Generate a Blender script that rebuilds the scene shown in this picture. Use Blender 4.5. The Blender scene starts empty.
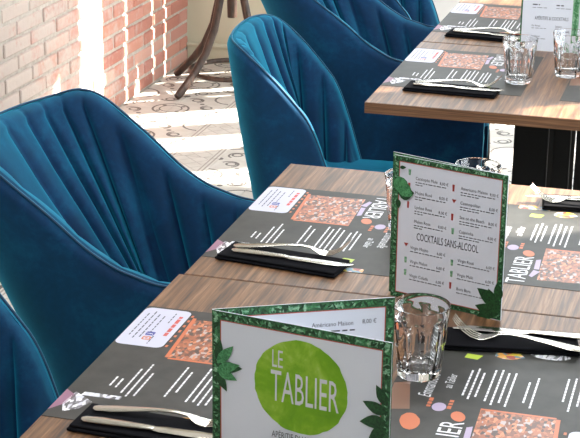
import bpy, bmesh, math, random
from mathutils import Vector, Matrix
random.seed(7)
R = math.radians
C = bpy.context.scene.collection
S = bpy.context.scene

# ------------------------------------------------------------------ camera
cam_d = bpy.data.cameras.new('camera'); cam = bpy.data.objects.new('camera', cam_d); C.objects.link(cam)
S.camera = cam
FPX = 1657.1
cam_d.sensor_fit = 'HORIZONTAL'; cam_d.sensor_width = 36.0; cam_d.lens = 36.0 * FPX / 580.0
cam_d.clip_start = 0.05; cam_d.clip_end = 100
yaw, pit, rol = R(-15.5), R(18.96), R(0.67)
fw = Vector((math.sin(yaw)*math.cos(pit), math.cos(yaw)*math.cos(pit), -math.sin(pit)))
r0 = Vector((math.cos(yaw), -math.sin(yaw), 0)); u0 = r0.cross(fw)
rr = r0*math.cos(rol) + u0*math.sin(rol); uu = -r0*math.sin(rol) + u0*math.cos(rol)
m = Matrix((rr, uu, -fw)).transposed().to_4x4(); m.translation = Vector((0.868, -2.467, 1.746))
cam.matrix_world = m

# ------------------------------------------------------------------ sky, sun, exposure
W = bpy.data.worlds.new('sky'); S.world = W; W.use_nodes = True
bg = W.node_tree.nodes['Background']; bg.inputs[0].default_value = (0.86, 0.94, 1.0, 1); bg.inputs[1].default_value = 7.4
SUN_T = 0.62; SUN_EL = R(30)
sd = bpy.data.lights.new('sun', 'SUN'); sd.energy = 48; sd.angle = R(0.6); sd.color = (1.0, 0.93, 0.82)
sun = bpy.data.objects.new('sun', sd); C.objects.link(sun)
az = math.atan(SUN_T)
to_sun = Vector((math.cos(az)*math.cos(SUN_EL), math.sin(az)*math.cos(SUN_EL), math.sin(SUN_EL)))
sun.rotation_euler = to_sun.to_track_quat('Z', 'Y').to_euler(); sun.location = (6, 5, 5)
S.view_settings.view_transform = 'Standard'; S.view_settings.look = 'None'
S.view_settings.gamma = 1; S.view_settings.use_curve_mapping = False
S.view_settings.exposure = -0.12

# ------------------------------------------------------------------ node helpers
class V:
    """a scalar node socket with arithmetic"""
    def __init__(s, nt, sock): s.nt = nt; s.k = sock
    def op(s, o, b=None, c=None):
        n = s.nt.nodes.new('ShaderNodeMath'); n.operation = o
        for i, v in enumerate((s, b, c)):
            if v is None: continue
            if isinstance(v, V): s.nt.links.new(v.k, n.inputs[i])
            else: n.inputs[i].default_value = v
        return V(s.nt, n.outputs[0])
    def __add__(s, b): return s.op('ADD', b)
    def __sub__(s, b): return s.op('SUBTRACT', b)
    def __mul__(s, b): return s.op('MULTIPLY', b)
    def abs(s): return s.op('ABSOLUTE')
    def lt(s, b): return s.op('LESS_THAN', b)
    def gt(s, b): return s.op('GREATER_THAN', b)
    def mx(s, b): return s.op('MAXIMUM', b)
    def mn(s, b): return s.op('MINIMUM', b)
    def sqrt(s): return s.op('SQRT')
    def fract(s): return s.op('FRACT')

class Mat:
    def __init__(s, name, col=(.5,.5,.5), rough=.5, metal=0, **kw):
        s.m = bpy.data.materials.new(name); s.m.use_nodes = True; s.nt = s.m.node_tree
        s.b = s.nt.nodes['Principled BSDF']
        s.set('Base Color', (*col, 1)); s.set('Roughness', rough); s.set('Metallic', metal)
        for k, v in kw.items(): s.set(k.replace('_', ' '), v)
        s._xyz = None
    def set(s, k, v):
        if isinstance(v, V): s.nt.links.new(v.k, s.b.inputs[k])
        elif hasattr(v, 'is_output'): s.nt.links.new(v, s.b.inputs[k])
        else: s.b.inputs[k].default_value = v
    def coord(s, scale=(1,1,1), kind='Object', rot=(0,0,0), loc=(0,0,0)):
        t = s.nt.nodes.new('ShaderNodeTexCoord'); p = s.nt.nodes.new('ShaderNodeMapping')
        p.inputs['Scale'].default_value = scale; p.inputs['Rotation'].default_value = rot; p.inputs['Location'].default_value = loc
        s.nt.links.new(t.outputs[kind], p.inputs[0]); return p.outputs[0]
    def xyz(s, kind='Object'):
        n = s.nt.nodes.new('ShaderNodeSeparateXYZ'); s.nt.links.new(s.coord(kind=kind), n.inputs[0])
        return [V(s.nt, o) for o in n.outputs]
    def noise(s, vec, scale=5, detail=4, rough=.55, dist=0):
        n = s.nt.nodes.new('ShaderNodeTexNoise'); s.nt.links.new(vec, n.inputs['Vector'])
        n.inputs['Scale'].default_value = scale; n.inputs['Detail'].default_value = detail
        n.inputs['Roughness'].default_value = rough; n.inputs['Distortion'].default_value = dist
        return V(s.nt, n.outputs[0])
    def vor(s, vec, scale=5, out='Color', feat='F1'):
        n = s.nt.nodes.new('ShaderNodeTexVoronoi'); n.feature = feat; s.nt.links.new(vec, n.inputs['Vector'])
        n.inputs['Scale'].default_value = scale; return n.outputs[out]
    def rnd(s):
        n = s.nt.nodes.new('ShaderNodeObjectInfo'); return V(s.nt, n.outputs['Random'])
    def ramp(s, fac, stops, interp='LINEAR'):
        n = s.nt.nodes.new('ShaderNodeValToRGB'); e = n.color_ramp.elements; n.color_ramp.interpolation = interp
        while len(e) < len(stops): e.new(.5)
        for i, (p, c) in enumerate(stops): e[i].position = p; e[i].color = (*c, 1)
        s.nt.links.new(fac.k if isinstance(fac, V) else fac, n.inputs[0]); return n.outputs[0]
    def mix(s, fac, a, b, mode='MIX'):
        n = s.nt.nodes.new('ShaderNodeMix'); n.data_type = 'RGBA'; n.blend_type = mode
        for i, v in ((0, fac), (6, a), (7, b)):
            if isinstance(v, V): s.nt.links.new(v.k, n.inputs[i])
            elif hasattr(v, 'is_output'): s.nt.links.new(v, n.inputs[i])
            elif i == 0: n.inputs[0].default_value = v
            else: n.inputs[i].default_value = (*v, 1)
        return n.outputs[2]
    def bump(s, h, strength=.3, dist=.002):
        n = s.nt.nodes.new('ShaderNodeBump'); n.inputs['Strength'].default_value = strength; n.inputs['Distance'].default_value = dist
        s.nt.links.new(h.k if isinstance(h, V) else h, n.inputs['Height']); s.nt.links.new(n.outputs[0], s.b.inputs['Normal'])

def srgb(r, g, b):
    f = lambda c: (c/255/12.92) if c/255 <= .04045 else ((c/255+.055)/1.055)**2.4
    return (f(r), f(g), f(b))

# ------------------------------------------------------------------ materials
M = {}
def velvet():
    k = Mat('velvet', (.004, .05, .11), .85); c = k.coord()
    n = k.noise(c, 9, 6, .68, .5); n2 = k.noise(c, 90, 3, .6)
    col = k.ramp(n*.8 + n2*.2, [(.32, (.0003, .005, .038)), (.52, (.0005, .016, .068)), (.70, (.0015, .05, .12))])
    k.set('Base Color', col); k.set('Sheen Weight', .8); k.set('Sheen Roughness', .55); k.set('Sheen Tint', (.015, .48, .68, 1))
    k.set('Specular IOR Level', .25); k.bump(n2, .15, .001)
    return k.m
M['velvet'] = velvet()
M['piping'] = Mat('piping', (.001, .025, .075), .7, Sheen_Weight=.6, Sheen_Tint=(.02, .5, .7, 1)).m
M['black_leg'] = Mat('black_metal', (.012, .012, .013), .45).m

def wood():
    k = Mat('table_wood', rough=.42); c = k.coord((26, 1.1, 6))
    n = k.noise(c, 5, 6, .62, .4); n2 = k.noise(k.coord((140, 2.2, 20)), 3, 3, .6); n3 = k.noise(k.coord((3, .6, 1)), 2, 2)
    f = n*.62 + n2*.28 + n3*.1
    col = k.ramp(f, [(.36, srgb(48, 34, 26)), (.46, srgb(88, 60, 38)), (.54, srgb(118, 84, 56)), (.66, srgb(152, 118, 88))])
    k.set('Base Color', col); k.set('Roughness', n2*.2 + .30); k.bump(n2, .15, .0006); k.set('Coat Weight', .05); k.set('Coat Roughness', .25)
    return k.m
M['wood'] = wood()
def edgewood():
    k = Mat('edge_wood', rough=.45); c = k.coord((2, 2, 90)); n = k.noise(c, 3, 5, .6)
    k.set('Base Color', k.ramp(n, [(.35, srgb(78, 52, 36)), (.65, srgb(130, 94, 66))])); return k.m
M['edge'] = edgewood()
M['black_paint'] = Mat('black_powder_coat', (.003, .003, .003), .7, Specular_IOR_Level=.2).m

def brick():
    k = Mat('whitewashed_brick', rough=.9); c = k.coord(kind='Object'); g = k.coord((1, 1, 1), 'Generated')
    r = k.rnd()
    base = k.ramp(r, [(0, srgb(178, 118, 104)), (.35, srgb(196, 140, 122)), (.7, srgb(188, 132, 120)), (1, srgb(206, 162, 146))])
    geo = k.nt.nodes.new('ShaderNodeNewGeometry')
    n = k.noise(geo.outputs['Position'], 9, 5, .65); n2 = k.noise(geo.outputs['Position'], 45, 4, .6)
    sp = k.nt.nodes.new('ShaderNodeSeparateXYZ'); k.nt.links.new(geo.outputs['Position'], sp.inputs[0])
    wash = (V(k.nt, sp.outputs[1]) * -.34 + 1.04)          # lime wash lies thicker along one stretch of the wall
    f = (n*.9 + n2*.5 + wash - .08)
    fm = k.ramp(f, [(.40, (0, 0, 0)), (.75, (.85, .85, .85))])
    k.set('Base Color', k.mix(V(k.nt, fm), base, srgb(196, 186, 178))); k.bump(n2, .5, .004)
    return k.m
M['brick'] = brick()
def mortar():
    k = Mat('lime_mortar', rough=.95); n = k.noise(k.coord(), 40, 4)
    k.set('Base Color', k.ramp(n, [(.3, srgb(172, 162, 152)), (.7, srgb(198, 190, 182))])); k.bump(n, .4, .004); return k.m
M['mortar'] = mortar()

def ring(x, y, cx, cy, r, w):
    dx = x - cx; dy = y - cy
    return ((dx*dx + dy*dy).sqrt() - r).abs().lt(w)
def disc(x, y, cx, cy, r):
    dx = x - cx; dy = y - cy
    return (dx*dx + dy*dy).sqrt().lt(r)
def tile_mat(kind):
    k = Mat('cement_tile_' + kind, rough=.5); x, y, z = [(q*5 + .5).fract()*.2 - .1 for q in k.xyz()]
    if kind == 'scroll':
        f = ring(x, y, .1, .1, .072, .0045).mx(ring(x, y, -.1, -.1, .072, .0045)).mx(ring(x, y, .1, .1, .045, .003))
        f = f.mx(ring(x, y, -.045, .045, .034, .004) * (x + y).gt(-.012)).mx(ring(x, y, -.038, .05, .018, .004))
        f = f.mx(ring(x, y, .045, -.045, .034, .004) * (x + y).lt(.012)).mx(ring(x, y, .038, -.05, .018, .004))
        f = f.mx(disc(x, y, -.1, .1, .016)).mx(disc(x, y, .1, -.1, .016)).mx(disc(x, y, 0, 0, .010)).mx(disc(x, y, .06, .06, .009))
        ln = srgb(92, 88, 84)
    else:
        f = (x.abs() - .088).abs().lt(.0035).mx((x.abs() - .073).abs().lt(.003))
        g = ((x + y)*14.1421).fract().op('SUBTRACT', .5).abs().gt(.455).mx(((x - y)*14.1421).fract().op('SUBTRACT', .5).abs().gt(.455)) * x.abs().lt(.066)
        f = f.mx(g*.6); ln = srgb(150, 144, 138)
    n = k.noise(k.coord(), 14, 4)
    col = k.mix(f, k.ramp(n, [(.3, srgb(188, 184, 177)), (.7, srgb(206, 203, 196))]), ln)
    k.set('Base Color', col); return k.m
M['tile_scroll'] = tile_mat('scroll'); M['tile_border'] = tile_mat('border')
M['grout'] = Mat('grout', srgb(190, 184, 174), .9).m
M['wall_paint'] = Mat('sage_wall_paint', srgb(196, 194, 172), .7).m
M['room_paint'] = Mat('interior_paint', srgb(150, 146, 140), .9).m
M['ceiling_paint'] = Mat('ceiling_paint', srgb(225, 223, 218), .9).m
M['dark_frame'] = Mat('dark_door_frame', srgb(40, 44, 44), .5).m
M['pale_frame'] = Mat('pale_door_frame', srgb(180, 196, 200), .6).m
M['white_pole'] = Mat('white_pole', srgb(225, 225, 218), .5).m
M['sun_blocker'] = Mat('sun_blocker_grey', srgb(120, 122, 112), .8).m  # for the added sun-blocking slabs outside
def light_screen():
    k = Mat('translucent_screen', (1, 1, 1), 1); nt = k.nt
    df = nt.nodes.new('ShaderNodeBsdfDiffuse'); tl = nt.nodes.new('ShaderNodeBsdfTranslucent'); mx = nt.nodes.new('ShaderNodeMixShader')
    df.inputs[0].default_value = (.75, .75, .74, 1); tl.inputs[0].default_value = (.28, .285, .29, 1); mx.inputs[0].default_value = .55
    nt.links.new(df.outputs[0], mx.inputs[1]); nt.links.new(tl.outputs[0], mx.inputs[2]); nt.links.new(mx.outputs[0], nt.nodes['Material Output'].inputs[0]); return k.m
M['light_screen'] = light_screen()
def paneg():
    k = Mat('door_glass', (1, 1, 1), .02); nt = k.nt
    tr = nt.nodes.new('ShaderNodeBsdfTransparent'); gl = nt.nodes.new('ShaderNodeBsdfGlossy'); gl.inputs['Roughness'].default_value = .02
    mx = nt.nodes.new('ShaderNodeMixShader'); mx.inputs[0].default_value = .06
    nt.links.new(tr.outputs[0], mx.inputs[1]); nt.links.new(gl.outputs[0], mx.inputs[2])
    nt.links.new(mx.outputs[0], nt.nodes['Material Output'].inputs[0]); return k.m
M['pane'] = paneg()
def bentwood():
    k = Mat('bentwood', rough=.35); n = k.noise(k.coord((8, 8, 2)), 9, 4)
    k.set('Base Color', k.ramp(n, [(.35, srgb(34, 24, 20)), (.7, srgb(76, 56, 46))])); return k.m
M['bentwood'] = bentwood()

def fabric_black():
    k = Mat('black_napkin_cloth', (.004, .004, .006), 1.0, Specular_IOR_Level=.15); n = k.noise(k.coord(), 600, 2); k.bump(n, .3, .0005)
    return k.m
M['napkin'] = fabric_black()
M['steel'] = Mat('polished_steel', srgb(196, 192, 182), .15, 1).m
M['glass'] = Mat('clear_glass', (1, 1, 1), 0.0, Transmission_Weight=1.0, IOR=1.48).m
def mat_paper():
    k = Mat('placemat_print_ground', srgb(70, 70, 66), .46, Specular_IOR_Level=.28); n = k.noise(k.coord(), 30, 4)
    k.set('Base Color', k.ramp(n, [(.3, srgb(46, 46, 44)), (.7, srgb(60, 59, 56))])); return k.m
M['mat_paper'] = mat_paper()
M['print_white'] = Mat('print_white', srgb(222, 222, 226), .4).m
M['label_paper'] = Mat('label_paper', srgb(188, 188, 206), .4).m
M['print_grey'] = Mat('print_grey', srgb(70, 72, 84), .5).m
M['print_red'] = Mat('print_red', srgb(190, 78, 70), .5).m
M['print_blue'] = Mat('print_blue', srgb(50, 60, 140), .4).m
M['print_orange'] = Mat('print_orange', srgb(190, 100, 58), .4).m
M['print_purple'] = Mat('print_purple', srgb(166, 150, 178), .4).m
M['print_plum'] = Mat('print_plum', srgb(134, 92, 116), .4).m
M['print_lime'] = Mat('print_lime', srgb(170, 190, 60), .4).m
M['print_brown'] = Mat('print_brown', srgb(120, 84, 64), .4).m
def picture(name, cols, scale, stretch=(1, 1, 1)):
    k = Mat(name, rough=.35); v = k.vor(k.coord(stretch), scale)
    sp = k.nt.nodes.new('ShaderNodeSeparateColor'); k.nt.links.new(v, sp.inputs[0])
    st = [(i/len(cols), srgb(*c)) for i, c in enumerate(cols)]
    k.set('Base Color', k.ramp(V(k.nt, sp.outputs[0]), st, 'CONSTANT')); return k.m
M['pic_kitchen'] = picture('kitchen_picture', [(150, 84, 54), (92, 54, 40), (196, 124, 84), (120, 70, 50), (172, 158, 154), (170, 100, 66), (70, 50, 44), (150, 84, 52)], 120, (1, 1.8, 1))
M['pic_food'] = picture('food_picture', [(206, 150, 70), (150, 60, 50), (226, 180, 160), (96, 130, 150), (190, 170, 60)], 120)
M['pic_sketch'] = picture('sketch_picture', [(220, 220, 226), (120, 118, 124), (200, 200, 210), (80, 78, 82), (228, 228, 230)], 90, (1, 2.5, 1))
M['card'] = Mat('menu_card_stock', srgb(226, 230, 240), .35).m
def leafmat(name, a, b, sc):
    k = Mat(name, rough=.45); n = k.noise(k.coord(), sc, 4, .6, 1.5)
    k.set('Base Color', k.ramp(n, [(.38, srgb(*a)), (.62, srgb(*b))])); return k.m
M['leaf_ground'] = leafmat('leaf_print_dark', (22, 58, 38), (64, 122, 76), 120)
M['leaf_a'] = leafmat('leaf_print_green', (44, 110, 66), (96, 170, 112), 200)
M['leaf_b'] = leafmat('leaf_print_pale', (96, 160, 124), (170, 214, 176), 200)
M['leaf_c'] = leafmat('leaf_print_deep', (10, 50, 26), (34, 88, 44), 200)
def wash():
    k = Mat('green_watercolour', rough=.4); n = k.noise(k.coord(), 14, 5, .6, .6); n2 = k.noise(k.coord(), 90, 3)
    k.set('Base Color', k.ramp(n*.85 + n2*.15, [(.3, srgb(100, 156, 4)), (.47, srgb(122, 176, 14)), (.56, srgb(150, 194, 50)), (.66, srgb(190, 214, 116)), (.8, srgb(210, 224, 160))])); return k.m
M['watercolour'] = wash()

# ------------------------------------------------------------------ object helpers
def obj(name, me, mat, parent=None, loc=None, rotz=0):
    if isinstance(me, bmesh.types.BMesh):
        b = me; me = bpy.data.meshes.new(name); b.to_mesh(me); b.free()
    o = bpy.data.objects.new(name, me); C.objects.link(o)
    if mat is not None and not me.materials: me.materials.append(mat)
    if parent: o.parent = parent
    if loc is not None: o.location = loc
    o.rotation_euler.z = rotz
    return o
def tag(o, label, cat, group=None):
    o['label'] = label; o['category'] = cat
    if group: o['group'] = group
    return o
def thing(name, label, cat, loc=(0, 0, 0), rotz=0, group=None):
    o = bpy.data.objects.new(name, None); C.objects.link(o); o.empty_display_size = .05
    o.location = loc; o.rotation_euler.z = rotz
    return tag(o, label, cat, group)
def struct(name, me, mat, parent=None):
    o = obj(name, me, mat, parent); o['kind'] = 'structure'; return o
def dup(root, label, loc, rotz=0, group=None):
    r = root.copy(); C.objects.link(r); r.location = loc; r.rotation_euler.z = rotz; r['label'] = label
    if group: r['group'] = group
    for ch in list(root.children):
        c = ch.copy(); C.objects.link(c); c.parent = r
        for g in ch.children:
            d = g.copy(); C.objects.link(d); d.parent = c
    return r
def smooth(o, ang=None):
    for p in o.data.polygons: p.use_smooth = True
    if ang is not None: o.data.set_sharp_from_angle(angle=R(ang))
    return o
def box(b, x0, x1, y0, y1, z0, z1, bev=0, seg=2):
    g = bmesh.ops.create_cube(b, size=1)['verts']
    for v in g: v.co = Vector(((x0+x1)/2 + v.co.x*(x1-x0), (y0+y1)/2 + v.co.y*(y1-y0), (z0+z1)/2 + v.co.z*(z1-z0)))
    if bev:
        es = list({e for v in g for e in v.link_edges})
        bmesh.ops.bevel(b, geom=es, offset=bev, segments=seg, affect='EDGES', profile=.5)
    return b
def boxm(*a, **k): return box(bmesh.new(), *a, **k)
def tube(b, pts, rad, n=10, closed=False):
    pts = [Vector(p) for p in pts]; L = len(pts); rings = []
    rad = rad if isinstance(rad, (list, tuple)) else [rad]*L
    up = None
    for i, p in enumerate(pts):
        a = pts[(i-1) % L] if (closed or i > 0) else p; c = pts[(i+1) % L] if (closed or i < L-1) else p
        t = (c - a).normalized()
        if up is None: up = Vector((0, 0, 1)) if abs(t.z) < .9 else Vector((1, 0, 0))
        s = t.cross(up).normalized(); up = s.cross(t).normalized()
        rings.append([b.verts.new(p + rad[i]*(math.cos(2*math.pi*k/n)*s + math.sin(2*math.pi*k/n)*up)) for k in range(n)])
    for i in range(L if closed else L-1):
        A, B = rings[i], rings[(i+1) % L]
        for k in range(n): b.faces.new((A[k], A[(k+1) % n], B[(k+1) % n], B[k]))
    if not closed: b.faces.new(rings[0][::-1]); b.faces.new(rings[-1])
    return b
def poly(b, pts, z=0):
    vs = [b.verts.new((p[0], p[1], z)) for p in pts]; return b.faces.new(vs)
def rrect(x0, x1, y0, y1, r, n=5):
    out = []
    for cx, cy, a in ((x1-r, y1-r, 0), (x0+r, y1-r, 90), (x0+r, y0+r, 180), (x1-r, y0+r, 270)):
        for k in range(n+1):
            t = R(a + 90*k/n); out.append((cx + r*math.cos(t), cy + r*math.sin(t)))
    return out
def ell(cx, cy, rx, ry, n=20, rot=0, jit=0):
    out = []
    for k in range(n):
        t = 2*math.pi*k/n; q = 1 + jit*random.uniform(-1, 1); x, y = rx*q*math.cos(t), ry*q*math.sin(t)
        out.append((cx + x*math.cos(rot) - y*math.sin(rot), cy + x*math.sin(rot) + y*math.cos(rot)))
    return out
def text_into(b, items, z):
    """items: (string, x, y, size, x-scale, align, shear)"""
    for s, x, y, size, xs, al, sh in items:
        cu = bpy.data.curves.new('t', 'FONT'); cu.body = s; cu.size = size; cu.resolution_u = 2; cu.align_x = al; cu.shear = sh
        o = bpy.data.objects.new('t', cu); me = bpy.data.meshes.new_from_object(o)
        me.transform(Matrix.Translation((x, y, z)) @ Matrix.Diagonal((xs, 1, 1, 1))); b.from_mesh(me)
        bpy.data.objects.remove(o); bpy.data.curves.remove(cu); bpy.data.meshes.remove(me)
    return b
def pieces(name, mat, polys, z, parent):
    for k, p in enumerate(polys):
        b = bmesh.new(); poly(b, p, z); obj(name, b, mat, parent)
def words(b, x0, x1, y, h, z, wl=(.006, .014), gap=.003):
    """a line of small illegible print, one dash per word"""
    x = x0
    while x < x1 - .003:
        w = min(random.uniform(*wl), x1 - x); poly(b, [(x, y), (x+w, y), (x+w, y+h), (x, y+h)], z); x += w + gap
def leaf(b, cx, cy, l, w, a, z):
    pts = []; n = 6
    for k in range(n+1): t = k/n; pts.append((l*t, w*math.sin(math.pi*t**.8)))
    for k in range(n-1, 0, -1): t = k/n; pts.append((l*t, -w*math.sin(math.pi*t**.8)))
    ca, sa = math.cos(a), math.sin(a)
    poly(b, [(cx + x*ca - y*sa, cy + x*sa + y*ca) for x, y in pts], z)

# ================================================================== THE ROOM
XW, YB, XR, YF, ZC = -1.517, 4.40, 2.40, -4.2, 2.9
bf = boxm(XW-.2, XR+.2, YF-.2, YB+.2, -.12, -.004)
floor = struct('floor', bf, M['grout'])
tm = {}
for kind in ('scroll', 'border'):
    b = boxm(-.0992, .0992, -.0992, .0992, -.012, 0, bev=.0012, seg=1); me = bpy.data.meshes.new('tile_' + kind); b.to_mesh(me); b.free()
    me.materials.append(M['tile_' + kind]); tm[kind] = me
nt_ = 0
for i in range(11):
    for j in range(22):
        x = XW + .1 + .2*i; y = YB - .1 - .2*j
        if y < 2.2 and (x > -.5): continue
        kind = 'border' if i == 2 else 'scroll'
        o = obj('tile', tm[kind], None, floor, (x, y, 0), 0 if kind == 'border' else (math.pi/2)*((i + j) % 2) + (math.pi if j % 2 else 0))

b = bmesh.new()                                              # the rest of the floor, tile by tile in one mesh
for i in range(19):
    for j in range(43):
        if i < 11 and j < 22 and not (YB - .1 - .2*j < 2.2 and XW + .1 + .2*i > -.5): continue
        if i == 2: continue
        x, y = .2*i, -.2*j; box(b, x-.0992, x+.0992, y-.0992, y+.0992, -.012, 0)
o = obj('tile_field', b, M['tile_scroll'], floor, (XW + .1, YB - .1, 0)); o['kind'] = 'stuff'
wl_ = boxm(XW-.25, XW-.0055, YF, YB+.2, 0, ZC)
wall_left = struct('wall_left', wl_, M['mortar'])
course = .0608
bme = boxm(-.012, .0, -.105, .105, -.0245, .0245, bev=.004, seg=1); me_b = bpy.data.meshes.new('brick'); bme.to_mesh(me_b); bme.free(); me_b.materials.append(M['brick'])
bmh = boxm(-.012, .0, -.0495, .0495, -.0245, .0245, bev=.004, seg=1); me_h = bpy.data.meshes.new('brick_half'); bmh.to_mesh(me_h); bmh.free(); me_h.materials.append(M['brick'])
for row in range(15):
    z = .030 + course*row; y = YB - .005
    if row % 2:
        obj('brick', me_h, None, wall_left, (XW, y - .0525, z)); y -= .1115
    while y > 1.7:
        o = obj('brick', me_b, None, wall_left, (XW + random.uniform(-.004, .003), y - .105, z + random.uniform(-.0015, .0015)))
        o.rotation_euler.x = random.uniform(-.006, .006); y -= .222

b = bmesh.new()                                              # bricks further along and higher up
for row in range(40):
    z = .030 + course*row; y = YB - .005 - (.1115 if row % 2 else 0)
    while y > -1.5:
        if row >= 15 or y <= 1.7: box(b, -.012, random.uniform(-.002, .002), y-.21, y, z-.0245, z+.0245)
        y -= .222
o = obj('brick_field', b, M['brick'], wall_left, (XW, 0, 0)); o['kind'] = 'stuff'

# back: painted panel, then a glazed door front that lets the sun in
struct('wall_back', boxm(XW-.2, -1.125, YB, YB+.16, 0, ZC), M['wall_paint'])
b = bmesh.new(); box(b, XW, -1.125, YB-.018, YB, 0, .075, .004); box(b, XW, -1.125, YB-.03, YB, .072, .088, .005)
struct('baseboard_back', b, M['wall_paint'])
d1 = struct('door_1', boxm(-1.125, -1.085, YB-.02, YB+.16, 0, ZC), M['pale_frame'])
b = bmesh.new(); box(b, -1.085, -1.062, YB, YB+.08, 0, ZC); obj('door_post', b, M['dark_frame'], d1)
obj('door_post', boxm(-1.062, -1.05, YB+.0, YB+.05, 0, ZC, bev=.003), M['white_pole'], d1)
lit = [(-1.045, -1.005), (-.80, -.765), (-.52, -.42), (-.29, -.255), (.11, .48), (.80, 1.13), (1.62, 2.05)]
edges = [-1.05] + [e for a in lit for e in a] + [XR]
for a, c in zip(edges[0::2], edges[1::2]):
    if c - a > .01: obj('door_light_screen', boxm(a, c, YB+.01, YB+.014, 0, 1.95), M['light_screen'], d1)  # added sheets: leave sun strips between them and glow softly into the room
for a, c in lit:
    obj('door_pane', boxm(a, c, YB+.024, YB+.030, 0, 1.95), M['pane'], d1)
obj('door_head', boxm(-1.05, XR, YB, YB+.1, 1.95, 2.03), M['dark_frame'], d1)
for k in range(4):
    xa = -1.05 + k*(XR+1.05)/4
    obj('door_mullion', boxm(xa, xa+.04, YB, YB+.06, 2.03, ZC), M['dark_frame'], d1)
# added unseen slab outside, keeps direct sun out of the fanlight
obj('door_sun_blocker', boxm(-1.6, XR+2.6, YB+.10, YB+.84, 2.75, 2.79), M['sun_blocker'], d1)

# street front on the right: piers, sill, lintel; wide windows kept shaded, two narrow gaps placed to shape the sun
wr = struct('wall_right', boxm(XR, XR+.2, YF, YB+.2, 0, .55), M['room_paint'])
obj('lintel', boxm(XR, XR+.2, YF, YB+.2, 2.7, ZC), M['room_paint'], wr)
obj('lintel', boxm(XR, XR+.2, 1.30, 2.75, 2.25, 2.7), M['room_paint'], wr)  # added low section, stops the sun reaching further across the middle table
for y0, y1 in ((YF, -.6), (1.30, 1.52), (2.01, 2.34), (2.62, 2.75), (3.55, 3.76), (4.07, YB+.2)):
    obj('pier', boxm(XR, XR+.2, y0, y1, .55, 2.7), M['room_paint'], wr)
obj('street_sun_blocker', boxm(XR+.2, XR+3.0, YF, 2.13, 2.70, 2.74), M['sun_blocker'], wr)  # added slabs out of view, block direct sun through the wide windows
obj('street_sun_blocker', boxm(XR+.2, XR+3.0, 3.15, 4.2, 2.70, 2.74), M['sun_blocker'], wr)
struct('wall_front', boxm(XW-.2, XR+.2, YF-.2, YF, 0, ZC), M['room_paint'])
ceil = struct('ceiling', boxm(XW-.2, XR+.2, YF-.2, YB+.2, ZC, ZC+.1), M['ceiling_paint'])
M['fill_glow'] = Mat('fill_panel_glow', (.9, .9, .9), .5, Emission_Color=(.93, .97, 1, 1), Emission_Strength=11.0).m  # added glowing ceiling panels out of view, fill light from above
for lx, ly in ((.2, -2.2), (.2, -.6), (.2, 1.0), (.2, 2.6)):
    fr = obj('fill_panel_housing', boxm(lx-.63, lx+.63, ly-.33, ly+.33, ZC-.05, ZC), M['white_pole'], ceil)
    obj('fill_panel', boxm(lx-.6, lx+.6, ly-.3, ly+.3, ZC-.056, ZC-.05), M['fill_glow'], fr)

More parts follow.
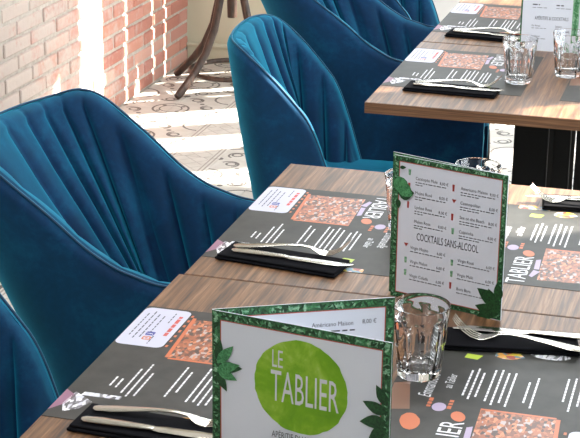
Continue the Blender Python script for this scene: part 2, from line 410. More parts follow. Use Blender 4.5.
# ================================================================== CHAIRS
def ss(a, b, v):
    v = min(1, max(0, (v-a)/(b-a))); return v*v*(3-2*v)
def interp(x, xs, ys):
    if x <= xs[0]: return ys[0]
    for i in range(len(xs)-1):
        if x <= xs[i+1]:
            t = (x-xs[i])/(xs[i+1]-xs[i]); return ys[i] + t*(ys[i+1]-ys[i])
    return ys[-1]
def make_chair(kind, label, loc, rot):
    armed = kind == 'armed'
    A, D, L = (.274, .215, .445) if armed else (.225, .12, .205)
    hx, hz = (([0, .06, .125, .165, .25, .30, .355, .43, .55, .63, .66], [.893, .9, .913, .902, .822, .769, .736, .716, .706, .69, .63]) if armed else
              ([0, .05, .10, .14, .225, .265, .30, .325], [.868, .858, .825, .787, .69, .59, .49, .44]))
    ZS = .485; ZB = .30 if armed else .33
    th = .05 if armed else .042
    Lq = (A + D)*.86; TOT = Lq + L
    def plan(d):
        sg = 1 if d >= 0 else -1; d = abs(d)
        if d < Lq:
            t = d/Lq*math.pi/2; e = 2/2.5; x = D - D*max(0, math.cos(t))**e; y = A*max(0, math.sin(t))**e
        else: x = D + d - Lq; y = A
        return x, sg*y
    XF = D + L
    n = 276 if armed else 240; nch = 23 if armed else 15
    def hrim(x):  # smoothed
        return sum(interp(x + q, hx, hz) for q in (-.016, -.008, 0, .008, .016))/5
    def sect(i):
        d = -TOT + 2*TOT*i/n
        x, y = plan(d); e = .004; xa, ya = plan(max(-TOT, d-e)); xb, yb = plan(min(TOT, d+e))
        t = Vector((xb-xa, yb-ya, 0)).normalized(); nin = Vector((-t.y, t.x, 0)) * -1
        if nin.dot(Vector((XF*.55 - x, -y, 0))) < 0: nin = -nin
        h = hrim(x); return x, y, nin, h, d
    def at(x, y, z, h):
        # the shell draws in towards the seat lower down
        q = min(.86, max(0, (.90 - z))/.5)
        px = XF - (XF - x)*(1 - .30*q) if not armed else XF - (XF - x)*(1 - .40*q)
        return Vector((px, y*(1 - .10*q), z))
    f = (d_ for d_ in ())
    outer = bmesh.new(); inner = bmesh.new(); pipe = []
    ro, ri = [], []
    rt = th/2
    for i in range(n+1):
        x, y, nin, h, d = sect(i)
        col = []
        for k in range(9):
            z = ZB + (h - rt - ZB)*k/8
            bul = .008*math.sin(math.pi*k/8)
            p = at(x, y, z, h) - nin*bul
            if k == 0: p += nin*.012
            col.append(outer.verts.new(p))
        for k in range(1, 4):
            a = math.pi/2*k/3; p = at(x, y, h - rt, h) + nin*(rt - rt*math.cos(a)); p.z += rt*math.sin(a); col.append(outer.verts.new(p))
        pipe.append(at(x, y, h - rt, h) + nin*(rt - rt*math.cos(R(62))) + Vector((0, 0, rt*math.sin(R(62)) + .0015)))
        ro.append(col)
        # channelled inside
        fch = ((d + TOT)/(2*TOT)*nch) % 1.0
        bl = 1 - abs(2*fch - 1)**3.2
        col = []
        for k in range(0, 4):
            a = math.pi/2*(3-k)/3; p = at(x, y, h - rt, h) + nin*(rt + rt*math.cos(a)*(1 + .25*bl)); p.z += rt*math.sin(a) - .0015*(1-bl); col.append(inner.verts.new(p))
        zlow = min(ZS - .04, h - rt - .01)
        for k in range(1, 11):
            z = h - rt + (zlow - h + rt)*k/10
            w = th + (.012 + .012*min(1, k/4))*bl + .05*ss(0, 1, k/10)*(1 if abs(d) < Lq else .4)
            p = at(x, y, z, h) + nin*w; col.append(inner.verts.new(p))
        ri.append(col)
    for rows, bm in ((ro, outer), (ri, inner)):
        for i in range(n):
            for k in range(len(rows[i])-1):
                q = (rows[i][k], rows[i+1][k], rows[i+1][k+1], rows[i][k+1])
                try: bm.faces.new(q)
                except ValueError: pass
    # closed front ends of the arms / wings
    for i in (0, n):
        cap = [outer.verts.new(v.co) for v in ro[i]] + [outer.verts.new(v.co) for v in ri[i][1:]]
        try: outer.faces.new(cap)
        except ValueError: pass
    bmesh.ops.recalc_face_normals(outer, faces=outer.faces); bmesh.ops.recalc_face_normals(inner, faces=inner.faces)
    name = 'armchair' if armed else 'side_chair'
    root = thing(name, label, 'chair', loc, rot, 'blue velvet chairs along the tables')
    o = obj('outer_shell', outer, M['velvet'], root); smooth(o, 50)
    o = obj('channelled_lining', inner, M['velvet'], root); smooth(o)
    o = obj('piping', tube(bmesh.new(), pipe[2:-2], .0028, 6), M['piping'], root); smooth(o)
    # seat cushion
    b = bmesh.new(); lev = [(ZS-.11, .93), (ZS-.09, .985), (ZS-.05, 1.0), (ZS-.02, .985), (ZS-.004, .93), (ZS+.004, .80), (ZS+.009, .45)]
    x0, x1, hw = (.26, XF - .005, A*.93 - th - .012) if armed else (.085, .50, .222)
    rg = []
    for z, sc in lev:
        r_ = []
        for k in range(48):
            t = 2*math.pi*k/48; c_, s_ = math.cos(t), math.sin(t); e = .45
            r_.append(b.verts.new(((x0+x1)/2 + (x1-x0)/2*sc*math.copysign(abs(c_)**e, c_), hw*sc*math.copysign(abs(s_)**e, s_), z)))
        rg.append(r_)
    for i in range(len(rg)-1):
        for k in range(48): b.faces.new((rg[i][k], rg[i][(k+1) % 48], rg[i+1][(k+1) % 48], rg[i+1][k]))
    b.faces.new(rg[-1]); b.faces.new(rg[0][::-1])
    o = obj('seat_cushion', b, M['velvet'], root); smooth(o, 60)
    b = box(bmesh.new(), x0+.03, x1-.03, -hw+.03, hw-.03, ZB, ZS-.10, .02); obj('seat_frame', b, M['velvet'], root)
    for sx, sy in ((x0+.06, 1), (x0+.06, -1), (x1-.06, 1), (x1-.06, -1)):
        fx = sx + (-.05 if sx < .4 else .02)
        o = obj('leg', tube(bmesh.new(), [(sx, sy*(hw-.06), ZB+.02), (fx, sy*(hw-.02), 0)], [.017, .010], 10), M['black_leg'], root); smooth(o, 40)
    return root
ac = make_chair('armed', 'large dark blue velvet armchair with channelled back, facing the middle table at left', (-.535, .273, 0), 0)
sc = make_chair('plain', 'dark blue velvet armless chair with rounded back, between the two tables in the centre', (-.358, 1.372, 0), R(5))
dup(sc, 'blue velvet chair cut off at the bottom left corner, beside the nearest placemat', (-.411, -.422, 0), 0)
dup(ac, 'blue velvet armchair behind the central armless chair, tucked under the far table', (-.455, 1.905, 0), R(7))
dup(sc, 'farthest blue velvet chair, only its lit channelled back visible at the top edge', (-.36, 2.60, 0), R(3))

# ================================================================== TABLES
TW, TD, TT, ZT = .775, .665, .026, .75
def make_table(label, x0, y0):
    root = thing('restaurant_table', label, 'table', (x0, y0, 0), 0, 'restaurant tables in the row')
    obj('tabletop', boxm(0.0012, TW-.0012, .0012, TD-.0012, ZT-TT, ZT, bev=.001, seg=1), M['wood'], root)
    b = bmesh.new()
    box(b, 0, TW, 0, .0012, ZT-TT, ZT-.0006); box(b, 0, TW, TD-.0012, TD, ZT-TT, ZT-.0006)
    box(b, 0, .0012, .0012, TD-.0012, ZT-TT, ZT-.0006); box(b, TW-.0012, TW, .0012, TD-.0012, ZT-TT, ZT-.0006)
    obj('edge_band', b, M['edge'], root)
    cy = TD/2
    for xa, xb in ((.314, .400), (.413, .455), (.468, .554)):
        obj('column', boxm(xa-.005, xb-.005, cy-.006, cy+.006, .012, ZT-TT, bev=.002, seg=1), M['black_paint'], root)
    obj('foot_plate', boxm(.16, .70, cy-.2, cy+.2, 0, .012, bev=.003), M['black_paint'], root)
    obj('top_plate', boxm(.25, .60, cy-.12, cy+.12, ZT-TT-.006, ZT-TT), M['black_paint'], root)
    return root
tA = make_table('nearest wooden table, at the bottom, carrying the green logo menu', -.008, -.6675)
dup(tA, 'middle wooden table with the white cocktail menu standing at its near side', (0, 0, 0))
dup(tA, 'wooden table past the gap, its near edge and black columns showing', (.032, 1.187, 0))
dup(tA, 'farthest wooden table, behind the thin dark seam at the top', (.034, 1.857, 0))

# ================================================================== PLACEMATS  (page .42 x .34, x to the diner's right, y towards the table centre)
def make_placemat(label, loc, rot):
    root = thing('paper_placemat', label, 'placemat', loc, rot, 'printed paper placemats')
    z0, z1 = .0006, .00075
    obj('sheet', boxm(0, .42, 0, .34, 0, z0), M['mat_paper'], root)
    b = bmesh.new(); poly(b, rrect(.006, .156, .001, .078, .012), z1); obj('white_label', b, M['label_paper'], root)
    z2 = .0009
    b = bmesh.new()
    for k, (a, c) in enumerate(((.03, .12), (.02, .13), (.03, .125))): words(b, a, c, .012 + .009*k, .0022, z2)
    words(b, .035, .10, .040, .002, z2); words(b, .02, .06, .054, .002, z2); words(b, .115, .145, .05, .002, z2)
    obj('label_small_print', b, M['print_grey'], root)['kind'] = 'stuff'
    b = bmesh.new(); words(b, .03, .11, .064, .006, z2, (.008, .02)); obj('label_headline', b, M['print_red'], root)['kind'] = 'stuff'
    b = bmesh.new(); poly(b, rrect(.100, .114, .036, .050, .002), z2); bl = obj('blue_badge', b, M['print_blue'], root)
    b = text_into(bmesh.new(), [('f', .1055, .0375, .015, 1, 'LEFT', 0)], z2 + .0001); obj('badge_letter', b, M['print_white'], bl)
    b = bmesh.new()
    o1 = rrect(.118, .132, .036, .050, .004); i1 = rrect(.1205, .1295, .0385, .0475, .003)
    vo = [b.verts.new((*p, z2)) for p in o1]; vi = [b.verts.new((*p, z2)) for p in i1]
    for k in range(len(vo)): b.faces.new((vo[k], vo[(k+1) % len(vo)], vi[(k+1) % len(vo)], vi[k]))
    poly(b, ell(.125, .043, .0025, .0025, 10), z2); obj('camera_badge', b, M['print_orange'], root)
    # kitchen picture and patches round it
    b = bmesh.new(); poly(b, [(.035, .092), (.185, .10), (.185, .205), (.03, .20)], z1); obj('kitchen_picture', b, M['pic_kitchen'], root)
    pieces('picture_strip', M['print_orange'], [[(.185, .10), (.19, .10), (.19, .205), (.185, .205)], [(.03, .086), (.185, .094), (.185, .10), (.03, .092)]], z2, root)
    pieces('orange_spot', M['print_orange'], [ell(.155, .231, .016, .010, 18, .3), ell(.122, .292, .026, .014, 20, .2, .04)], z2, root)
    b = bmesh.new(); words(b, .175, .205, .245, .006, z2); words(b, .175, .205, .274, .006, z2); words(b, .02, .15, .081, .004, z1, (.004, .01), .012)
    obj('orange_small_print', b, M['print_orange'], root)['kind'] = 'stuff'
    pieces('lilac_spot', M['print_purple'], [ell(.178, .262, .014, .010, 18), [(.08, .203), (.13, .206), (.125, .214), (.08, .212)], [(.04, .21), (.07, .2), (.075, .212), (.045, .216)]], z2, root)
    b = bmesh.new(); poly(b, [(.16, .30), (.25, .318), (.24, .339), (.15, .335)], z1); obj('brown_print', b, M['print_brown'], root)
    # white print: wordmark, handwriting, text columns
    for nm, it in (('wordmark', ('TABLIER', .006, .219, .046, .78, 'LEFT', 0)), ('wordmark', ('LE', .006, .262, .03, .78, 'LEFT', 0)), ('handwriting', ('Emmanuelle', .205, .280, .027, .62, 'LEFT', .3)), ('handwriting', ('au Tablier', .243, .256, .019, .64, 'LEFT', .2))):
        obj(nm, text_into(bmesh.new(), [it], z2), M['print_white'], root)['kind'] = 'stuff'
    b = bmesh.new()
    h = .0029
    for y, x0, x1 in ((.097, .245, .325), (.0865, .215, .33), (.076, .235, .325), (.150, .225, .30), (.139, .21, .315),
                      (.203, .215, .325), (.193, .205, .33), (.183, .215, .32), (.173, .205, .325), (.236, .225, .315), (.227, .215, .325), (.218, .225, .315), (.062, .275, .31), (.052, .27, .305)):
        words(b, x0, x1, y, h, z2, (.006, .013), .0016)
    obj('white_small_print', b, M['print_white'], root)['kind'] = 'stuff'
    # pictures along the napkin side
    pieces('apron_print', M['pic_sketch'], [[(.335, .016), (.36, .05), (.385, .04), (.40, .022), (.375, .012)], [(.332, .028), (.343, .026), (.343, .084), (.332, .084)], ell(.40, .135, .014, .03, 18)], z1, root)
    b = bmesh.new(); poly(b, [(.33, .0), (.40, .0), (.375, .016), (.345, .018)], z1); obj('plum_print', b, M['print_plum'], root)
    pieces('food_picture', M['pic_food'], [ell(.385, .195, .016, .022, 18, 0, .12), rrect(.40, .419, .225, .285, .004)], z1, root)
    b = bmesh.new(); poly(b, [(.355, .238), (.372, .232), (.374, .256), (.358, .258)], z1); obj('lime_print', b, M['print_lime'], root)
    return root
ZM = ZT
def left_mat(label, x, y0, src=None):
    l, r = (x, y0 + .42, ZM), -math.pi/2
    return make_placemat(label, l, r) if src is None else dup(src, label, l, r)
def right_mat(label, x, y0, src): return dup(src, label, (x, y0, ZM), math.pi/2)
pm = left_mat('dark printed placemat at the bottom left, nearest left setting', -.007, -.574)
left_mat('dark printed placemat on the left of the middle table, white label far side', .001, .089, pm)
left_mat('dark printed placemat on the left of the table past the gap', .033, 1.354, pm)
left_mat('farthest dark printed placemat, at the top left of the end table', .035, 1.985, pm)
right_mat('dark printed placemat at the bottom right under the nearest glass', .772, -.566, pm)
right_mat('dark printed placemat at right edge of the middle table, half in sun', .774, .117, pm)
right_mat('dark printed placemat corner at the right edge of the table past the gap', .806, 1.342, pm)

# ================================================================== NAPKINS AND CUTLERY
def make_napkin(label, loc, rot):
    root = thing('napkin_pouch', label, 'napkin', loc, rot, 'folded black napkins')
    b = box(bmesh.new(), -.112, .112, -.038, .038, 0, .0042, .0019, 3); smooth(obj('under_fold', b, M['napkin'], root), 40)
    b = box(bmesh.new(), -.109, .110, -.035, .0375, .0042, .0088, .0021, 3); smooth(obj('top_fold', b, M['napkin'], root), 40)
    return root
def strip(b, st):
    """st: (s, y centre, z, half width, half thickness) - rounded flat bar"""
    rg = []
    for s, y, z, w, t in st:
        rg.append([b.verts.new((s, y + w*math.copysign(abs(math.cos(a))**.7, math.cos(a)), z + t*math.sin(a))) for a in [2*math.pi*k/12 for k in range(12)]])
    for A_, B_ in zip(rg, rg[1:]):
        for k in range(12): b.faces.new((A_[k], B_[k], B_[(k+1) % 12], A_[(k+1) % 12]))
    b.faces.new(rg[0]); b.faces.new(rg[-1][::-1]); bmesh.ops.recalc_face_normals(b, faces=b.faces); return b
def make_fork(label, loc, rot):
    root = thing('fork', label, 'fork', loc, rot, 'steel forks')
    st = [(0, 0, .0032, .004, .0012), (.006, 0, .0034, .0095, .0016), (.03, 0, .0052, .0105, .0018), (.065, 0, .0092, .0075, .0018), (.095, 0, .0122, .0046, .0019), (.12, 0, .0128, .0036, .0020), (.138, 0, .0105, .0042, .0018)]
    smooth(obj('handle', strip(bmesh.new(), st), M['steel'], root), 50)
    st = [(.137, 0, .0107, .0042, .0017), (.146, 0, .0070, .0095, .0013), (.155, 0, .0036, .0122, .0011), (.166, 0, .0022, .0126, .0010)]
    hd = smooth(obj('head', strip(bmesh.new(), st), M['steel'], root), 50)
    for k in range(4):
        y = -.0105 + .007*k
        st = [(.165, y, .0022, .0021, .0010), (.178, y*1.02, .0050, .0020, .0010), (.191, y, .0130, .0018, .0009), (.201, y*.96, .0225, .0015, .0008), (.207, y*.93, .0300, .0007, .0005)]
        smooth(obj('tine', strip(bmesh.new(), st), M['steel'], hd), 50)
    return root
def make_knife(label, loc, rot):
    root = thing('knife', label, 'knife', loc, rot, 'steel knives')
    st = [(0, 0, .0034, .004, .0018), (.006, 0, .0034, .0088, .0030), (.03, 0, .0036, .0092, .0034), (.075, 0, .0036, .0066, .0034), (.098, 0, .0036, .0056, .0033), (.104, 0, .0034, .0062, .0026)]
    smooth(obj('handle', strip(bmesh.new(), st), M['steel'], root), 50)
    st = [(.103, 0, .0034, .0058, .0016), (.112, .001, .0034, .0088, .0010), (.16, .001, .0034, .0098, .0008), (.195, .002, .0034, .0088, .0007), (.212, .005, .0034, .0050, .0006), (.219, .0085, .0034, .0010, .0005)]
    smooth(obj('blade', strip(bmesh.new(), st), M['steel'], root), 50)
    return root
ZN = ZT + .001
sets = [  # x, y, rot, where
    (.158, -.577, -3, 'at the bottom left, nearest setting', ((.062, -.553, 0), (.060, -.590, -1))),
    (.143, .103, -8, 'on the left of the middle table', ((.048, .126, 4), (.052, .104, -5))),
    (.207, 1.347, -2, 'on the left of the table past the gap', ((.115, 1.368, 4), (.115, 1.342, 0))),
    (.195, 1.955, -6, 'on the left of the farthest table', ((.10, 1.975, 4), (.10, 1.955, -4))),
    (.563, -.138, 190, 'at the lower right, beside the nearest glass', ((.692, -.158, 177), (.700, -.106, 184))),
    (.640, .570, 187, 'at the right edge by the sunlit table end', ((.715, .548, 180), (.715, .578, 183)))]
nap = frk = knf = None
for x, y, rot, where, cut in sets:
    a = R(rot); ca, sa = math.cos(a), math.sin(a)
    P = lambda u, v: (x + u*ca - v*sa, y + u*sa + v*ca, ZN)
    nl, fl, kl = 'black folded napkin ' + where, 'steel fork lying on black napkin ' + where, 'steel knife lying on black napkin ' + where
    nap_o = dup(nap, nl, (x, y, ZN), a) if nap else make_napkin(nl, (x, y, ZN), a); nap = nap or nap_o
    (fx, fy, fr), (kx, ky, kr) = cut
    p = (fx, fy, ZN + .0088); o = dup(frk, fl, p, R(fr)) if frk else make_fork(fl, p, R(fr)); frk = frk or o
    p = (kx, ky, ZN + .0088); o = dup(knf, kl, p, R(kr)) if knf else make_knife(kl, p, R(kr)); knf = knf or o

# ================================================================== TUMBLERS
def make_glass(label, loc, rot=0):
    NS, NF = 72, 9; H = .110
    prof = [(0, .0305), (.002, .0322), (.010, .0332), (.020, .0341), (.032, .0352), (.044, .0362), (.048, .0364), (.051, .0376), (.054, .0382), (.062, .0388)] + [(.066 + .003*i, .0390 + .00022*i) for i in range(11)] + [(.10, .0422), (.106, .0428), (.109, .0429), (.110, .0424)]
    inn = [(.1100, .0417), (.106, .0412), (.09, .0400), (.07, .0378), (.05, .0352), (.03, .0328), (.020, .0312), (.014, .028), (.012, .020), (.0115, .008)]
    b = bmesh.new(); rg = []
    for z, r in prof:
        row = []
        for k in range(NS):
            t = 2*math.pi*k/NS; q = (t % (2*math.pi/NF)) - math.pi/NF
            pr = math.cos(math.pi/NF)/math.cos(q)
            za = .092 - .024*(abs(q)/(math.pi/NF))**2; mm = 1.15*(1 - ss(za - .005, za + .003, z))
            row.append(b.verts.new((r*(1 + mm*(pr-1))*math.cos(t), r*(1 + mm*(pr-1))*math.sin(t), z)))
        rg.append(row)
    for z, r in inn: rg.append([b.verts.new((r*math.cos(2*math.pi*k/NS), r*math.sin(2*math.pi*k/NS), z)) for k in range(NS)])
    for A_, B_ in zip(rg, rg[1:]):
        for k in range(NS): b.faces.new((A_[k], A_[(k+1) % NS], B_[(k+1) % NS], B_[k]))
    b.faces.new(rg[0][::-1]); b.faces.new(rg[-1])
    bmesh.ops.recalc_face_normals(b, faces=b.faces)
    o = obj('tumbler', b, M['glass'], None, loc, rot); smooth(o, 28)
    return tag(o, label, 'glass', 'faceted tumblers')
g0 = make_glass('large clear faceted tumbler standing in front, beside the logo menu', (.460, -.288, ZT + .0012), .2)
for lab, p, a in (('clear tumbler hidden behind the left side of the white cocktail menu', (.315, .318, ZT + .0012), .5), ('clear tumbler whose sunlit rim shows above the white cocktail menu', (.425, .415, ZT + .0012), .1),
                  ('clear faceted tumbler on the table past the gap, left of the pair', (.347, 1.485, ZT + .0012), .3), ('clear faceted tumbler at the right edge on the table past the gap', (.456, 1.589, ZT + .0012), .6)):
    dup(g0, lab, p, a)

# ================================================================== MENU CARDS
def make_menu(label, base, panels, h):
    """panels: list of (part name, P0, P1, list of (sub name, builder, material)); page x from P0 to P1, y up"""
    root = thing('menu_card', label, 'menu', (base[0], base[1], ZT), 0, 'folded menu cards')
    for pname, P0, P1, subs in panels:
        a = Vector((P0[0]-base[0], P0[1]-base[1], 0)); d = Vector((P1[0]-P0[0], P1[1]-P0[1], 0)); w = d.length; d.normalize()
        nrm = Vector((d.y, -d.x, 0))
        mx = Matrix((d, Vector((0, 0, 1)), nrm)).transposed().to_4x4(); mx.translation = a + Vector((0, 0, .0012))
        b = boxm(0, w, 0, h, -.0010, 0); b.transform(mx); pg = obj(pname, b, M['card'], root)
        for sname, fn, mt in subs:
            b = bmesh.new(); fn(b, w, h); b.transform(mx); o = obj(sname, b, mt, pg)
            if any(q in sname for q in ('leaf_print', 'text', 'lettering', 'icon', 'sprig')): o['kind'] = 'stuff'
    return root
def frame(bw, z=.0003, sides='ltrb'):
    def f(b, w, h):
        if 'l' in sides: poly(b, [(0, 0), (bw, 0), (bw, h), (0, h)], z)
        if 'r' in sides: poly(b, [(w-bw, 0), (w, 0), (w, h), (w-bw, h)], z)
        if 't' in sides: poly(b, [(bw, h-bw), (w-bw, h-bw), (w-bw, h), (bw, h)], z)
        if 'b' in sides: poly(b, [(bw, 0), (w-bw, 0), (w-bw, bw), (bw, bw)], z)
    return f
def redline(bw, z=.0004):
    def f(b, w, h):
        t = .0012; x0, x1, y0, y1 = bw, w-bw, bw, h-bw
        for p in (((x0, y0), (x0+t, y0), (x0+t, y1), (x0, y1)), ((x1-t, y0), (x1, y0), (x1, y1), (x1-t, y1)), ((x0, y1-t), (x1, y1-t), (x1, y1), (x0, y1)), ((x0, y0), (x1, y0), (x1, y0+t), (x0, y0+t))): poly(b, p, z)
    return f
def leaves(bw, n, z, seed):
    def f(b, w, h):
        rd = random.Random(seed)
        for k in range(n):
            q = rd.random()*(2*w + 2*h); l = rd.uniform(.6, 1.0)*bw; a = rd.uniform(0, 6.28)
            if q < w: c = (q, bw/2)
            elif q < 2*w: c = (q-w, h-bw/2)
            elif q < 2*w+h: c = (bw/2, q-2*w)
            else: c = (w-bw/2, q-2*w-h)
            ex, ey = l*math.cos(a), l*math.sin(a)
            x0 = min(max(c[0]-ex/2, .12*bw), w-.12*bw); y0 = min(max(c[1]-ey/2, .12*bw), h-.12*bw)
            if not (0 < x0+ex < w and 0 < y0+ey < h): continue
            leaf(b, x0, y0, l, l*.17, a, z + k*2e-6)
    return f
def sprig(items, z):
    def f(b, w, h):
        for k, (x, y, l, wd, a) in enumerate(items): leaf(b, x*w, y*h, l, wd, R(a), z + k*1e-5)
    return f
def bord(bw, n, seed):
    return [('leaf_border', frame(bw), M['leaf_ground']), ('leaf_print', leaves(bw, n, .0005, seed), M['leaf_a']), ('leaf_print', leaves(bw, n//2, .0009, seed+1), M['leaf_b']),
            ('leaf_print', leaves(bw, n//2, .0012, seed+2), M['leaf_c']), ('red_line', redline(bw), M['print_red'])]
# --- logo menu, opened towards the right
def logo_disc(b, w, h): poly(b, ell(.123, .127, .0635, .063, 60, 0, .012), .0006)
def logo_text(b, w, h): text_into(b, [('LE', .083, .149, .034, .48, 'LEFT', 0), ('TABLIER', .082, .103, .061, .415, 'LEFT', 0)], .0009)
def logo_sub(b, w, h): text_into(b, [('APÉRITIF DU LUNDI AU', .125, .0525, .0125, .62, 'CENTER', 0), ('VENDREDI', .125, .037, .0125, .62, 'CENTER', 0)], .0009)
def inner_text(b, w, h): 
    text_into(b, [('Américano Maison', w*.54, h-.034, .0085, .85, 'LEFT', 0), ('8,00 €', w*.82, h-.033, .0085, .85, 'LEFT', 0), ('8,00 €', w*.82, h-.062, .0085, .85, 'LEFT', 0)], .0006)
    words(b, w*.54, w*.78, h-.042, .002, .0006); words(b, w*.5, w*.8, h-.066, .003, .0006)
sp1, e1, k1 = (.259, -.632), (.4985, -.669), (.470, -.523)
lf = [(.03, .62, .034, .007, 20), (.03, .66, .036, .007, 50), (.03, .62, .030, .007, -20), (.03, .60, .028, .006, -60), (.03, .68, .03, .006, 80), (.03, .64, .036, .008, 5)]
rf = [(.985, .55, .034, .008, 160), (.985, .50, .036, .009, 190), (.985, .60, .03, .007, 120), (.985, .46, .03, .008, 220)]
make_menu('folded menu card with round green logo, standing at the bottom centre', sp1, [
    ('front_cover', sp1, e1, bord(.0115, 260, 1) + [('logo_disc', logo_disc, M['watercolour']), ('logo_lettering', logo_text, M['print_white']), ('cover_text', logo_sub, M['print_grey']), ('leaf_sprig', sprig(lf, .0014), M['leaf_c']), ('leaf_sprig', sprig(rf, .0014), M['leaf_c']), ('leaf_sprig', sprig(lf[:3], .0016), M['leaf_a'])]),
    ('back_page', (sp1[0], sp1[1]+.0014), k1, bord(.0115, 260, 5) + [('page_text', inner_text, M['print_grey'])])], .21)
# --- cocktail list, back cover to the viewer
L1 = ['Cassiopée Mule', 'Mojito Rosé', 'Lychee Rose', 'Melon Rose']; R1 = ['Americano Maison', 'Cosmopolitan', 'Sex on the Beach', 'Caïpirinha']
L2 = ['Virgin Mojito', 'Virgin Melon', 'Virgin Colada']; R2 = ['Virgin Rosé', 'Virgin Mule', 'Bora Bora']
def list_page(b, w, h):
    it = []
    for k, s in enumerate(L1):
        y = h*.855 - k*.024; it += [(s, w*.195, y, .0072, .85, 'LEFT', 0), ('8,00 €', w*.49, y-.001, .0068, .85, 'RIGHT', 0)]
        words(b, w*.195, w*.47, y-.005, .0012, .0006, (.003, .008), .0015); words(b, w*.195, w*.27, y-.009, .0012, .0006, (.003, .008), .0015)
    for k, s in enumerate(R1):
        y = h*.845 - k*.0238; it += [(s, w*.60, y, .0072, .85, 'LEFT', 0), ('8,00 €', w*.93, y-.001, .0068, .85, 'RIGHT', 0)]
        words(b, w*.60, w*.90, y-.005, .0012, .0006, (.003, .008), .0015); words(b, w*.60, w*.78, y-.009, .0012, .0006, (.003, .008), .0015)
    it.append(('COCKTAILS SANS-ALCOOL', w*.50, h*.435, .0178, .50, 'CENTER', 0))
    for k, s in enumerate(L2):
        y = h*.365 - k*.024; it += [(s, w*.17, y, .0072, .85, 'LEFT', 0), ('6,00 €', w*.49, y-.001, .0068, .85, 'RIGHT', 0)]
        words(b, w*.17, w*.46, y-.005, .0012, .0006, (.003, .008), .0015)
    for k, s in enumerate(R2):
        y = h*.345 - k*.024; it += [(s, w*.60, y, .0072, .85, 'LEFT', 0), ('6,00 €', w*.93, y-.001, .0068, .85, 'RIGHT', 0)]
        words(b, w*.60, w*.90, y-.005, .0012, .0006, (.003, .008), .0015)
    text_into(b, it, .0006)
def drink_icons(b, w, h):
    for x, y, t in ((.14, .80, 1), (.535, .845, 0), (.545, .745, 2), (.535, .645, 0), (.13, .375, 2), (.545, .165, 0), (.135, .67, 0)):
        X, Y = x*w, y*h
        if t == 2: poly(b, [(X-.004, Y+.006), (X+.004, Y+.006), (X, Y)], .0006)
        else: poly(b, [(X-.0015, Y-.005), (X+.0015, Y-.005), (X+.002, Y+.006), (X-.002, Y+.006)], .0006)
def drink_icons2(b, w, h):
    for x, y in ((.545, .55), (.14, .90), (.13, .28), (.13, .19), (.55, .33), (.55, .25)):
        X, Y = x*w, y*h; poly(b, [(X-.0018, Y-.005), (X+.0018, Y-.005), (X+.0024, Y+.005), (X-.0024, Y+.005)], .0006)
L3, S3, B3 = (.354, .006), (.543, -.050), (.348, .0215)
lf3 = [(.04, .86, .034, .013, -70), (.045, .80, .030, .012, -30), (.04, .74, .03, .012, 10), (.05, .92, .012, .003, 10), (.04, .70, .016, .005, -80)]
rf3 = [(.985, .10, .045, .012, 150), (.985, .04, .042, .011, 170), (.98, .06, .04, .010, 118), (.985, .14, .03, .008, 100), (.93, .03, .03, .009, 200)]
make_menu('white cocktail menu card with leaf border standing on the middle table', L3, [
    ('back_cover', L3, S3, bord(.0085, 260, 11) + [('list_text', list_page, M['print_grey']), ('drink_icon', drink_icons, M['print_red']), ('drink_icon', drink_icons2, M['leaf_b']), ('leaf_sprig', sprig(lf3, .0014), M['leaf_c']), ('leaf_sprig', sprig(lf3[:2], .0017), M['leaf_a']), ('leaf_sprig', sprig(rf3, .0016), M['leaf_c'])]),
    ('front_cover', B3, (S3[0]+.0006, S3[1]+.0012), bord(.0085, 120, 21))], .239)
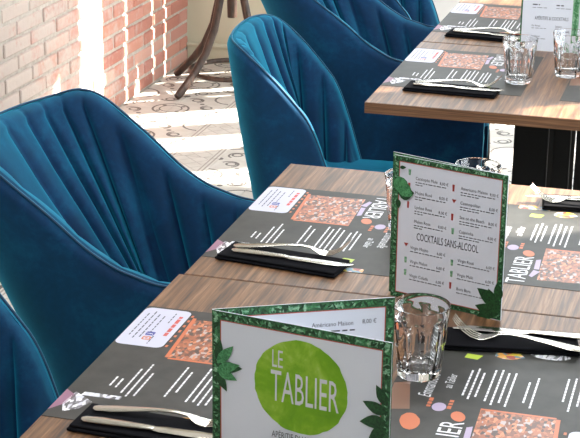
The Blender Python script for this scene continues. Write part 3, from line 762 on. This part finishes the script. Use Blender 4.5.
# --- third menu across the gap, opened towards the viewer
def far_page(b, w, h):
    it = [('APÉRITIFS & COCKTAILS', w*.60, h*.385, .0135, .60, 'CENTER', 0)]
    for k in range(2):
        for s, x0 in (('Kir Royal', .22), ('Sangria', .68)):
            it.append((s, w*x0, h*(.30 - .13*k), .007, .85, 'LEFT', 0)); words(b, w*x0, w*(x0+.28), h*(.30-.13*k)-.005, .0012, .0006)
    for k in range(3):
        for x0 in (.22, .68):
            words(b, w*x0, w*(x0+.14), h*(.55+.12*k)+.003, .003, .0006); words(b, w*x0, w*(x0+.28), h*(.55+.12*k)-.004, .0012, .0006)
    text_into(b, it, .0006)
LC, SC, EC = (.298, 1.838), (.432, 1.846), (.552, 1.80)
make_menu('grey-white menu card with bright green edge standing on the farthest tables', SC, [
    ('left_page', LC, SC, [('leaf_border', frame(.004, sides='l'), M['leaf_ground']), ('list_text', far_page, M['print_grey'])]),
    ('right_page', SC, EC, [('leaf_border', frame(.019, .0004, 'l'), M['leaf_b']), ('leaf_print', leaves(.019, 200, .0006, 31), M['leaf_a'])])], .215)

# ================================================================== COAT STAND
st = thing('coat_stand', 'brown bentwood coat stand with curved legs beside the brick wall', 'coat stand', (-1.185, 4.0, 0))
LP = [(.308, .012), (.295, .02), (.255, .055), (.205, .10), (.15, .165), (.10, .26), (.068, .38), (.05, .52), (.042, .75), (.05, 1.0)]
for k, a in enumerate((-119.7, 159.3, 65, -25)):
    ca, sa = math.cos(R(a)), math.sin(R(a))
    o = obj('leg', tube(bmesh.new(), [(r*ca, r*sa, z) for r, z in LP], [.014, .017] + [.0165]*8, 10), M['bentwood'], st); smooth(o, 60)
b = tube(bmesh.new(), [(.175*math.cos(2*math.pi*k/40), .175*math.sin(2*math.pi*k/40), .075) for k in range(40)], .011, 8, True); smooth(obj('base_ring', b, M['bentwood'], st))
b = tube(bmesh.new(), [(0, 0, .30), (0, 0, .5), (0, 0, 1.2), (0, 0, 1.75)], [.02, .024, .022, .018], 12); smooth(obj('pole', b, M['bentwood'], st), 40)
for k in range(4):
    a = R(45 + 90*k); ca, sa = math.cos(a), math.sin(a)
    b = tube(bmesh.new(), [(.02*ca, .02*sa, 1.55), (.10*ca, .10*sa, 1.52), (.17*ca, .17*sa, 1.60), (.15*ca, .15*sa, 1.72), (.09*ca, .09*sa, 1.78)], .010, 8); smooth(obj('hook', b, M['bentwood'], st))
